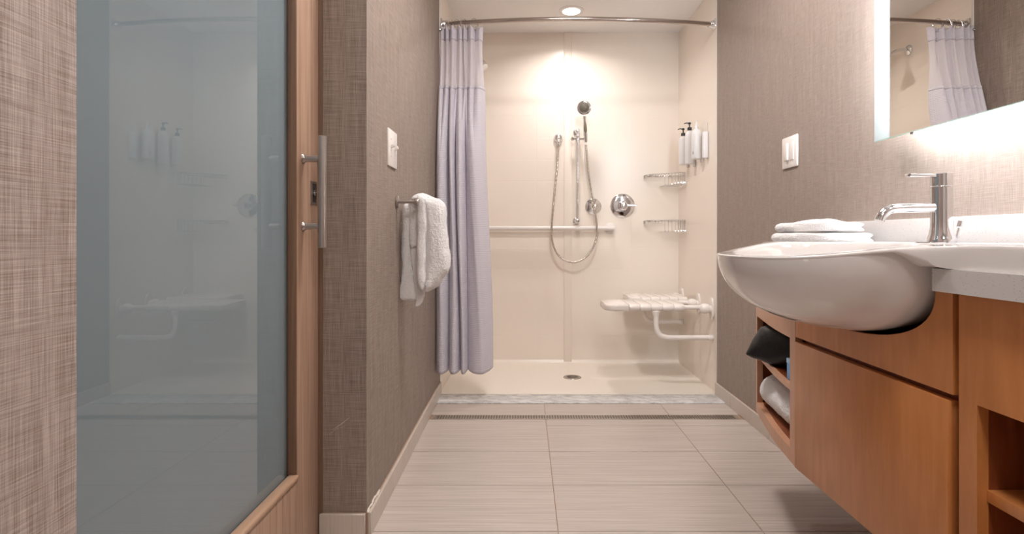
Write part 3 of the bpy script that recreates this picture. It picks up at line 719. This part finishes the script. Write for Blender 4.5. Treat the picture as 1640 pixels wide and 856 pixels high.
for y, xx in ((3.145, .742), (3.745, .80)):
    zb = .302 if y < 3.4 else .30
    obj('support_leg', tb(smoothpts([(xx, y, .470), (xx, y, .40), (xx+.003, y, .355), (xx+.022, y, .318), (xx+.060, y, zb+.002), (xx+.12, y, zb), (1.066, y, zb)], 6), .0145, 16), 'seatw', st)
    obj('leg_socket', lt([(.016, -.02), (.022, 0), (.024, .012), (.020, .016)], (xx, y, .44), n=20), 'seatw', st)
    obj('rubber_tip', lt([(.0155, 0), (.0165, .002), (.0165, .022), (.0155, .024)], (1.066, y, zb), (-1, 0, 0), 20), 'plastic', st)
obj('cross_tube', tb([(.80, 3.145, .458), (.80, 3.745, .458)], .010, 12), 'seatw', st)

# ------------------------------------------------------------------ right wall: switch
s2 = thing('dimmer_switch_plate', 'white wall plate with a wide paddle dimmer on the right wall', 'light switch', (XR, 2.2, 1.2))
pl = B(); box(pl, XR-.007, XR+.001, 2.148, 2.272, 1.152, 1.278, bev=.004); obj('plate', pl, 'plastic', s2)
obj('paddle', pr([(2.172, 1.182), (2.206, 1.182), (2.206, 1.250), (2.172, 1.250)], XR-.0095, XR-.006, 'yz', bev=.001), 'plastic', s2)
obj('slider_rocker', bx(XR-.016, XR-.006, 2.210, 2.232, 1.182, 1.250, bev=.002), 'plastic', s2)
obj('slider_track', bx(XR-.0085, XR-.006, 2.236, 2.256, 1.182, 1.250, bev=.0008), 'caulk', s2)
for y in (2.190, 2.236):
    for z in (1.166, 1.264): obj('screw', lt([(.0028, 0), (.0028, .0014), (0, .0018)], (XR-.0065, y, z), (-1, 0, 0), 10), 'bottle', s2)

# ------------------------------------------------------------------ mirror
mr = thing('lit_mirror', 'rectangular backlit wall mirror with a frosted lit edge strip above the sink', 'mirror', (XR, 1.14, 1.15))
y0, y1, z0, z1 = .66, 1.59, 1.150, 2.05
obj('mirror_glass', bx(1.003, 1.008, y0+.068, y1-.068, z0, z1), 'mirror', mr)
for a, b in ((y1-.068, y1), (y0, y0+.068)): obj('frosted_strip', bx(1.003, 1.006, a, b, z0, z1), 'strip', mr)
obj('glass_edge', bx(1.0026, 1.0085, y0, y1, z0-.0014, z0), 'glassedge', mr)
obj('back_box', bx(1.016, XR, .80, 1.46, 1.23, 1.98), 'plastic', mr)
for ya in (1.502, .728): obj('led_bar', bx(1.022, 1.034, ya-.004, ya+.012, 1.25, 1.98), 'led', mr)
obj('led_bar', bx(1.024, 1.036, .80, 1.44, 1.196, 1.206), 'led', mr)
obj('led_bar', bx(1.024, 1.036, .80, 1.44, 2.00, 2.01), 'led', mr)
obj('bar_bracket', bx(1.030, XR, .84, .86, 1.19, 1.24), 'plastic', mr); obj('bar_bracket', bx(1.030, XR, 1.38, 1.40, 1.19, 1.24), 'plastic', mr)
obj('clip', lt([(0, 0), (.007, 0), (.007, .006), (0, .007)], (1.0085, 1.44, z0-.001), (0, 0, -1), 12), 'chrome', mr)

# ------------------------------------------------------------------ vanity
SX, SY = .70, 1.236; SA, SB_, ZB = .253, .285, .675
def ztop(x): return .862-.026*sst((.72-x)/.26)
def bowl_xy(th, s, rear=.19):
    c, sn = math.cos(th), math.sin(th)
    k = sst((c+.12)/.24); a = lerp(rear, SA, k); bb = lerp(SB_*.985, SB_, sst((c+.25)/.30)) if c < .05 else SB_
    return SX-c*a*s, SY+sn*bb*s
# countertop: polygon with notch for bowl, curved far corner
CZ0, CZ1 = .785, .823
curve = [(.700, 1.436), (.717, 1.556), (.736, 1.66), (.765, 1.788), (.787, 1.880), (.794, 1.905)]
notch = []
for k in range(25):
    th = PI/2+PI*k/24                                # from far side through the rear to near side
    x, y = bowl_xy(th, 1.0, .20); x = x+.006; y = SY+(y-SY)*1.03
    notch.append((x, y))
cp = [(.680, .30), (.680, .925)]+[(max(x, .685), y) for x, y in notch[::-1]]+[(.683, 1.545)]+[(x-.020, y) for x, y in curve[2:]]+[(.800, 1.935), (XR-.001, 1.935), (XR-.001, .30)]
# drop duplicates that would fold back
q = [cp[0]]
for p_ in cp[1:]:
    if (Vector(p_)-Vector(q[-1])).length > .004: q.append(p_)
ctp = thing('countertop', 'speckled pale quartz countertop carrying the white basin', 'countertop', (.87, 1.1, CZ0))
bm = pr(q, CZ0, CZ1, 'xy'); obj('slab', bm, 'quartz', ctp, smooth=0)
tag(obj('backsplash', bx(1.040, XR, .30, 1.93, CZ1, .924, bev=.001), 'quartz'), 'low pale quartz upstand along the right wall behind the basin', 'backsplash')

# basin
NT = 240
def sminr(th):
    """outline radius of basin top: bowl ellipse blended with a rectangular deck"""
    d = Vector((-math.cos(th), math.sin(th)))
    def sdf(p):
        e = (Vector(((p.x-SX)/(SA if p.x < SX else .16), (p.y-SY)/SB_)).length-1)*.26
        bxx, byy = abs(p.x-.8625)-.1725, abs(p.y-1.14)-.46
        r = Vector((max(bxx, 0), max(byy, 0))).length+min(max(bxx, byy), 0)
        h = max(.12-abs(e-r), 0)/.12
        return min(e, r)-h*h*.12*.25
    a, b = .05, .8; o = Vector((.76, SY))
    for _ in range(30):
        m = (a+b)/2
        if sdf(o+d*m) < 0: a = m
        else: b = m
    p = o+d*a; return p
top = [sminr(2*PI*k/NT) for k in range(NT)]
bm = B(); rings = []
def zlow(x): return lerp(ztop(x)-.006, .8232, sst((x-.628)/.055))
def ring(f): rings.append([bm.verts.new(f(k)) for k in range(NT)])
hs = [.0, .04, .09, .15, .22, .3, .38, .46, .54, .62, .70, .77, .83, .88, .92, .955, .98, .995]
def angc(k):                                         # matching angle about the bowl centre
    p = top[k]; return math.atan2(p.y-SY, -(p.x-SX))
for h in hs[::-1]:
    s = (1-h**2.14)**(1/2.22)
    def f(k, s=s, h=h):
        th = angc(k); x, y = bowl_xy(th, s); x += .0075*h; zt = min(ztop(x), 99)
        lipz = zlow(x); return (x, y, lipz-(lipz-ZB)*h)
    ring(f)
def zlow(x): return lerp(ztop(x)-.006, .8232, sst((x-.628)/.055))
def push(p, m):                                       # move a top outline point inward
    c = Vector((.80 if p.x > .70 else .70, min(max(p.y, .86), 1.40) if p.x > .69 else SY)); v = (p-c); return c+v*(1-m/max(v.length, .001))
for m, t in ((0, .0), (-.0008, .25), (-.001, .5), (-.0006, .75), (.0005, .88), (.0022, .96), (.0055, 1.0), (.011, 1.0)):
    def f(k, m=m, t=t):
        p = push(top[k], m); return (p.x, p.y, lerp(zlow(p.x), ztop(p.x), t))
    ring(f)
def inner(th, s):
    c, sn = math.cos(th), math.sin(th); return SX+.012-c*(.228 if c > 0 else .155)*s, SY+sn*.258*s
for s, h in ((1.02, 0), (1.0, .002), (.985, .008), (.965, .02), (.93, .045), (.87, .078), (.78, .105), (.62, .128), (.40, .138), (.18, .142), (.09, .143)):
    def f(k, s=s, h=h):
        th = angc(k); x, y = inner(th, s); return (x, y, ztop(x)-h)
    ring(f)
for A, Bb in zip(rings, rings[1:]):
    for k in range(NT): bm.faces.new((A[k], A[(k+1) % NT], Bb[(k+1) % NT], Bb[k]))
bm.faces.new(rings[0][::-1]); bm.faces.new(rings[-1])
bs = thing('basin', 'large white porcelain basin projecting from the countertop', 'sink', (SX, SY, ZB))
obj('bowl', bm, 'porcelain', bs, smooth=60)
obj('waste', lt([(0, 0), (.024, 0), (.024, .003), (.016, .004), (0, .003)], (SX+.012, SY, ztop(.71)-.143), n=24), 'chrome', bs)
# faucet
fc = thing('faucet', 'polished chrome single-lever faucet standing on the basin deck', 'faucet', (.93, 1.236, .862)); fx, fy, fz = .93, 1.236, .8625
obj('deck_plate', pr([(fx+.030*math.cos(a)-(.026 if math.cos(a) < 0 else 0), fy+.026*math.sin(a)) for a in [2*PI*k/32 for k in range(32)]], fz-.001, fz+.0015, 'xy', bev=.0006), 'chrome', fc)
obj('body', lt([(.0285, 0), (.0285, .004), (.0265, .010), (.0235, .020), (.0218, .034), (.0213, .050), (.0213, .1238), (.0205, .1243)], (fx, fy, fz), n=40), 'chrome', fc)
obj('cap', lt([(.0203, 0), (.0213, .001), (.0213, .0275), (.0203, .0285), (0, .0285)], (fx, fy, fz+.1255), n=40), 'chrome', fc)
obj('spout', tb(smoothpts([(fx-.018, fy, .941), (fx-.06, fy, .9405), (fx-.105, fy, .939), (fx-.122, fy, .934), (fx-.134, fy, .922), (fx-.139, fy, .911)], 6), .0105, 20), 'chrome', fc)
lv = B(); box(lv, fx-.076, fx+.004, fy-.010, fy+.010, 1.0085, 1.0155, bev=.0015)
for v in lv.verts:
    if v.co.x < fx-.05: v.co.z += .0012
obj('lever', lv, 'chrome', fc)
obj('pop_up_rod', lt([(.0025, 0), (.0025, .034), (.0055, .036), (.0055, .050), (0, .051)], (fx+.030, fy, fz), (.28, .0, 1), 12), 'chrome', fc)

# washcloths on the counter behind the basin
def folded_cloth(z, th, x0, x1, y0, y1, label, seed, rot=0):
    bm = B(); nx = 30; prof = []
    # folded slab: rounded fold at the -x end, two leaves at the +x end
    def sec(y, sh):
        out = []; r = th/2
        for k in range(9): t = PI/2+PI*k/8; out.append((x0+r+sh+r*1.2*math.cos(t), z+r+r*math.sin(t)))
        for k in range(1, 9): out.append((lerp(x0+r, x1-.006, k/8)+sh, z))
        out.append((x1+sh-.001, z+r*.45)); out.append((x1+sh-.014, z+r*.96)); out.append((x1+sh-.014, z+r*1.04)); out.append((x1+sh-.002, z+r*1.5)); out.append((x1-.008+sh, z+th))
        for k in range(7, 0, -1): out.append((lerp(x0+r, x1-.006, k/8)+sh, z+th))
        return out
    rr = []; ny = 12
    for j in range(ny+1):
        t = j/ny; y = lerp(y0, y1, t); sq = 1 if 0 < j < ny else .8
        rr.append([bm.verts.new((a, y, z+th/2+(b-z-th/2)*sq)) for a, b in sec(y, .004*math.sin(j+seed))])
    for A, Bb in zip(rr, rr[1:]):
        for k in range(len(A)): bm.faces.new((A[k], A[(k+1) % len(A)], Bb[(k+1) % len(A)], Bb[k]))
    bm.faces.new(rr[0][::-1]); bm.faces.new(rr[-1])
    for v in bm.verts:
        d = mnoise.noise_vector(v.co*22+Vector((seed*5, 0, 0)))*.0035; d.z = d.z*.5; v.co += d
        if v.co.z < z+.001: v.co.z = z+.001
    if rot: bmesh.ops.rotate(bm, cent=((x0+x1)/2, (y0+y1)/2, z), matrix=Matrix.Rotation(rot, 3, 'Z'), verts=bm.verts)
    o = obj('washcloth', bm, 'terry', smooth=180); plush(o, .0025); return tag(o, label, 'washcloth', 'folded washcloths on the counter')
folded_cloth(CZ1, .034, .792, 1.030, 1.635, 1.80, 'folded white washcloth at the bottom of the stack behind the basin', 1)
folded_cloth(CZ1+.034, .031, .790, 1.034, 1.63, 1.79, 'folded white washcloth in the middle of the stack behind the basin', 2, .02)
top_c = folded_cloth(CZ1+.066, .030, .800, 1.012, 1.635, 1.79, 'folded white washcloth on top of the stack with a peaked corner', 3, -.02)
for v in top_c.data.vertices:                        # peaked corner of the top cloth
    d = max(0, 1-abs(v.co.x-.905)/.05); v.co.z += .014*d*(1 if v.co.z > CZ1+.075 else .15)

# cabinets -------------------------------------------------------------
ZBt = .277
def cab(name, label, loc): return thing(name, label, 'cabinet', loc)
sc = cab('sink_cabinet', 'cherry wood sink cabinet with a scooped fascia under the basin', (.88, 1.17, ZBt))
arc = []
for k in range(31):
    t = PI*k/30; arc.append((SY-.292*math.copysign(abs(math.cos(t))**.85, math.cos(t)), CZ0-.1125*abs(math.sin(t))**.80))
cutpts = [(max(y, .944), min(z, CZ0-.001)) for y, z in arc[::-1] if y < 1.430]
fas = [(.906, .616), (1.4345, .616), (1.4345, cutpts[0][1]+.003)]+cutpts+[(.906, CZ0-.001)]
q = [fas[0]]
for p_ in fas[1:]:
    if (Vector(p_)-Vector(q[-1])).length > .0012: q.append(p_)
obj('fascia', pr(q, .700, .718, 'yz'), 'cherry', sc, smooth=0)
obj('door', bx(.6975, .716, .9135, 1.434, ZBt, .604, bev=.0012), 'cherry', sc)
obj('top_rail', bx(.719, .735, .906, 1.434, .585, .635), 'cherry_dark', sc)
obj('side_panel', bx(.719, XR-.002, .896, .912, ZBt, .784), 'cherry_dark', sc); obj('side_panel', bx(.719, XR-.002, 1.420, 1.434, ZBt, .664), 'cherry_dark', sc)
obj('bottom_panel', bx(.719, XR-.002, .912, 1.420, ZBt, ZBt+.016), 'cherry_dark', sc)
obj('back_panel', bx(XR-.012, XR-.002, .912, 1.420, ZBt+.016, .784), 'dark', sc)  # blackened so the void behind the scoop stays dark
obj('void_shade_sheet', bx(.736, XR-.013, .913, 1.419, .620, .628), 'dark', sc)  # black sheet added as painted shade under the bowl
# curved end shelf unit
ec = cab('curved_shelf_unit', 'curved open cherry shelf unit at the far end of the vanity', (.88, 1.66, ZBt))
cur = [(p.x, p.y) for p in smoothpts([(a, b, 0) for a, b in curve], 4)]
def xcur(y):
    for (a0, b0), (a1, b1) in zip(cur, cur[1:]):
        if b0 <= y <= b1: return lerp(a0, a1, (y-b0)/(b1-b0))
    return cur[-1][0] if y > cur[-1][1] else cur[0][0]
def cband(ya, yb, z0_, z1_, dx0=0, dx1=.020, n=16):
    P = [lerp(ya, yb, k/n) for k in range(n+1)]
    return pr([(xcur(y)+dx0, y) for y in P]+[(xcur(y)+dx1, y) for y in P[::-1]], z0_, z1_, 'xy')
Y0c, Y1c = 1.4365, 1.905; OY0, OY1 = 1.476, 1.880; OZ0, OZ1 = .312, .606
obj('face_rail', cband(Y0c, 1.56, OZ1, .664), 'cherry_lit', ec); obj('face_rail', cband(1.56, Y1c, OZ1, CZ0-.001), 'cherry_lit', ec); obj('face_rail', cband(Y0c, Y1c, ZBt, OZ0), 'cherry_lit', ec)
obj('face_stile', cband(Y0c, OY0, OZ0, OZ1, n=3), 'cherry_lit', ec); obj('face_stile', cband(OY1, Y1c, OZ0, OZ1, n=3), 'cherry_lit', ec)
def slab(z0_, z1_, mat, nm, dx=.0205):
    P = [lerp(Y0c+.001, Y1c-.001, k/16) for k in range(17)]
    obj(nm, pr([(xcur(y)+dx, y) for y in P]+[(XR-.002, Y1c-.001), (XR-.002, Y0c+.001)], z0_, z1_, 'xy'), mat, ec)
slab(ZBt, OZ0+.0, 'cherry_dark', 'bottom_panel'); slab(OZ1+.02, OZ1+.036, 'cherry_dark', 'top_panel')
P = [lerp(OY0-.012, OY1+.0, k/16) for k in range(17)]
obj('shelf', pr([(xcur(y)+.021, y) for y in P]+[(XR-.02, P[-1]), (XR-.02, P[0])], .456, .474, 'xy'), 'cherry_dark', ec)
obj('shelf_edge', cband(OY0-.004, OY1+.0, .456, .4745, .012, .0209), 'cherry_lit', ec)
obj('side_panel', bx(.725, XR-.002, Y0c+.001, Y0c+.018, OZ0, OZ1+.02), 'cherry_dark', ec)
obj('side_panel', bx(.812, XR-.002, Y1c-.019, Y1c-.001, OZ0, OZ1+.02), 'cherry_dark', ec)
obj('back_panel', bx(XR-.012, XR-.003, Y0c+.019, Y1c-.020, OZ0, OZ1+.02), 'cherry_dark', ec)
# right unit with open niche
nc = cab('niche_cabinet', 'cherry wood cabinet with an open shelved niche at the right edge', (.88, .60, ZBt))
NY0, NY1, NZ0, NZ1 = .40, .857, .33, .614
fm = B()
Yr = .893
for a in ((.30, Yr, NZ1, CZ0-.001), (.30, Yr, ZBt, NZ0), (NY1, Yr, NZ0, NZ1), (.30, NY0, NZ0, NZ1)): box(fm, .700, .718, *a)
bmesh.ops.remove_doubles(fm, verts=fm.verts, dist=.0001); obj('face_frame', fm, 'cherry', nc, smooth=0)
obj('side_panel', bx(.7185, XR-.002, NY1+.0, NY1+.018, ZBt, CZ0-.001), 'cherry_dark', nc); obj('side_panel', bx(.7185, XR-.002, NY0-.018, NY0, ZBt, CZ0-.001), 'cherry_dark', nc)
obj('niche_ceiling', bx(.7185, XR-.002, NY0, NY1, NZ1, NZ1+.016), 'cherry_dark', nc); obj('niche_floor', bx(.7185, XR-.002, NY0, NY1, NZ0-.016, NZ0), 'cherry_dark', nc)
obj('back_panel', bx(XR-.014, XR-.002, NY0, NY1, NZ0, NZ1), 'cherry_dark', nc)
obj('shelf', bx(.715, XR-.014, NY0, NY1, .464, .483, bev=.001), 'cherry', nc)

# contents of the curved shelf
def roll(name, p0, p1, r, label):
    a, b = Vector(p0), Vector(p1); d = (b-a).normalized(); u = d.cross(Vector((0, 0, 1))).normalized(); v_ = u.cross(d); bm = B(); n = 40; rr = []
    ends = [(0, .35), (-.006, .62), (-.004, .85), (.004, .96), (.016, 1.0)]
    Lh = (b-a).length
    sec_ = [(s, k) for s, k in ends]+[(lerp(.016, Lh-.016, j/14), 1.0) for j in range(1, 14)]+[(Lh-s, k) for s, k in ends[::-1]]
    for s, k in sec_:
        rr.append([bm.verts.new(a+d*s+(u*math.cos(2*PI*q/n)+v_*math.sin(2*PI*q/n)*.96)*r*k*(1+.02*math.sin(s*60+q*.5)+(.05 if q == 30 else 0))) for q in range(n)])
    for A, Bb in zip(rr, rr[1:]):
        for k in range(n): bm.faces.new((A[k], A[(k+1) % n], Bb[(k+1) % n], Bb[k]))
    bm.faces.new(rr[0][::-1]); bm.faces.new(rr[-1])
    wobble(bm, .003, 30, 3)
    o = obj(name, bm, 'terry', smooth=180); plush(o); return tag(o, label, 'towel')
roll('rolled_towel', (.793, 1.475, .367), (.836, 1.845, .367), .0555, 'white rolled towel lying on the lower shelf of the curved unit')
bb = B()
# black pouch: fan from a point sticking out of the shelf
secs = [((.722, 1.80, .494), .004, .003), ((.738, 1.795, .512), .030, .030), ((.757, 1.785, .530), .062, .052), ((.785, 1.76, .537), .095, .0615), ((.83, 1.735, .538), .118, .063), ((.90, 1.71, .538), .130, .063), ((.95, 1.70, .537), .125, .062), ((.985, 1.70, .532), .09, .055)]
rr = []
for (cx, cy, cz), hy_, hz_ in secs:
    rr.append([bb.verts.new((cx+.10*hy_*math.cos(2*PI*k/28), cy+hy_*.95*math.cos(2*PI*k/28)-.25*hy_, max(.4755, cz+hz_*math.copysign(abs(math.sin(2*PI*k/28))**.8, math.sin(2*PI*k/28))))) for k in range(28)])
for A, Bb in zip(rr, rr[1:]):
    for k in range(28): bb.faces.new((A[k], A[(k+1) % 28], Bb[(k+1) % 28], Bb[k]))
bb.faces.new(rr[0][::-1]); bb.faces.new(rr[-1])
bmesh.ops.subdivide_edges(bb, edges=bb.edges, cuts=1, use_grid_fill=True)
for v in bb.verts:
    d = mnoise.noise_vector(v.co*18)*.007; v.co += Vector((d.x, d.y, d.z)); v.co.z = min(max(v.co.z, .4755), .602); v.co.y = min(max(v.co.y, 1.580), 1.884)
tag(obj('black_pouch', bb, 'leather', smooth=180), 'black pouch with a pointed corner poking out of the upper shelf', 'bag')
bxx = thing('small_box', 'small blue paper box on the upper shelf beside the black pouch', 'box', (.76, 1.53, .474))
obj('carton', bx(.737, .80, 1.500, 1.560, .4748, .520, bev=.001), 'blue', bxx); obj('lid', bx(.736, .801, 1.499, 1.561, .520, .534, bev=.001), 'blue_light', bxx)
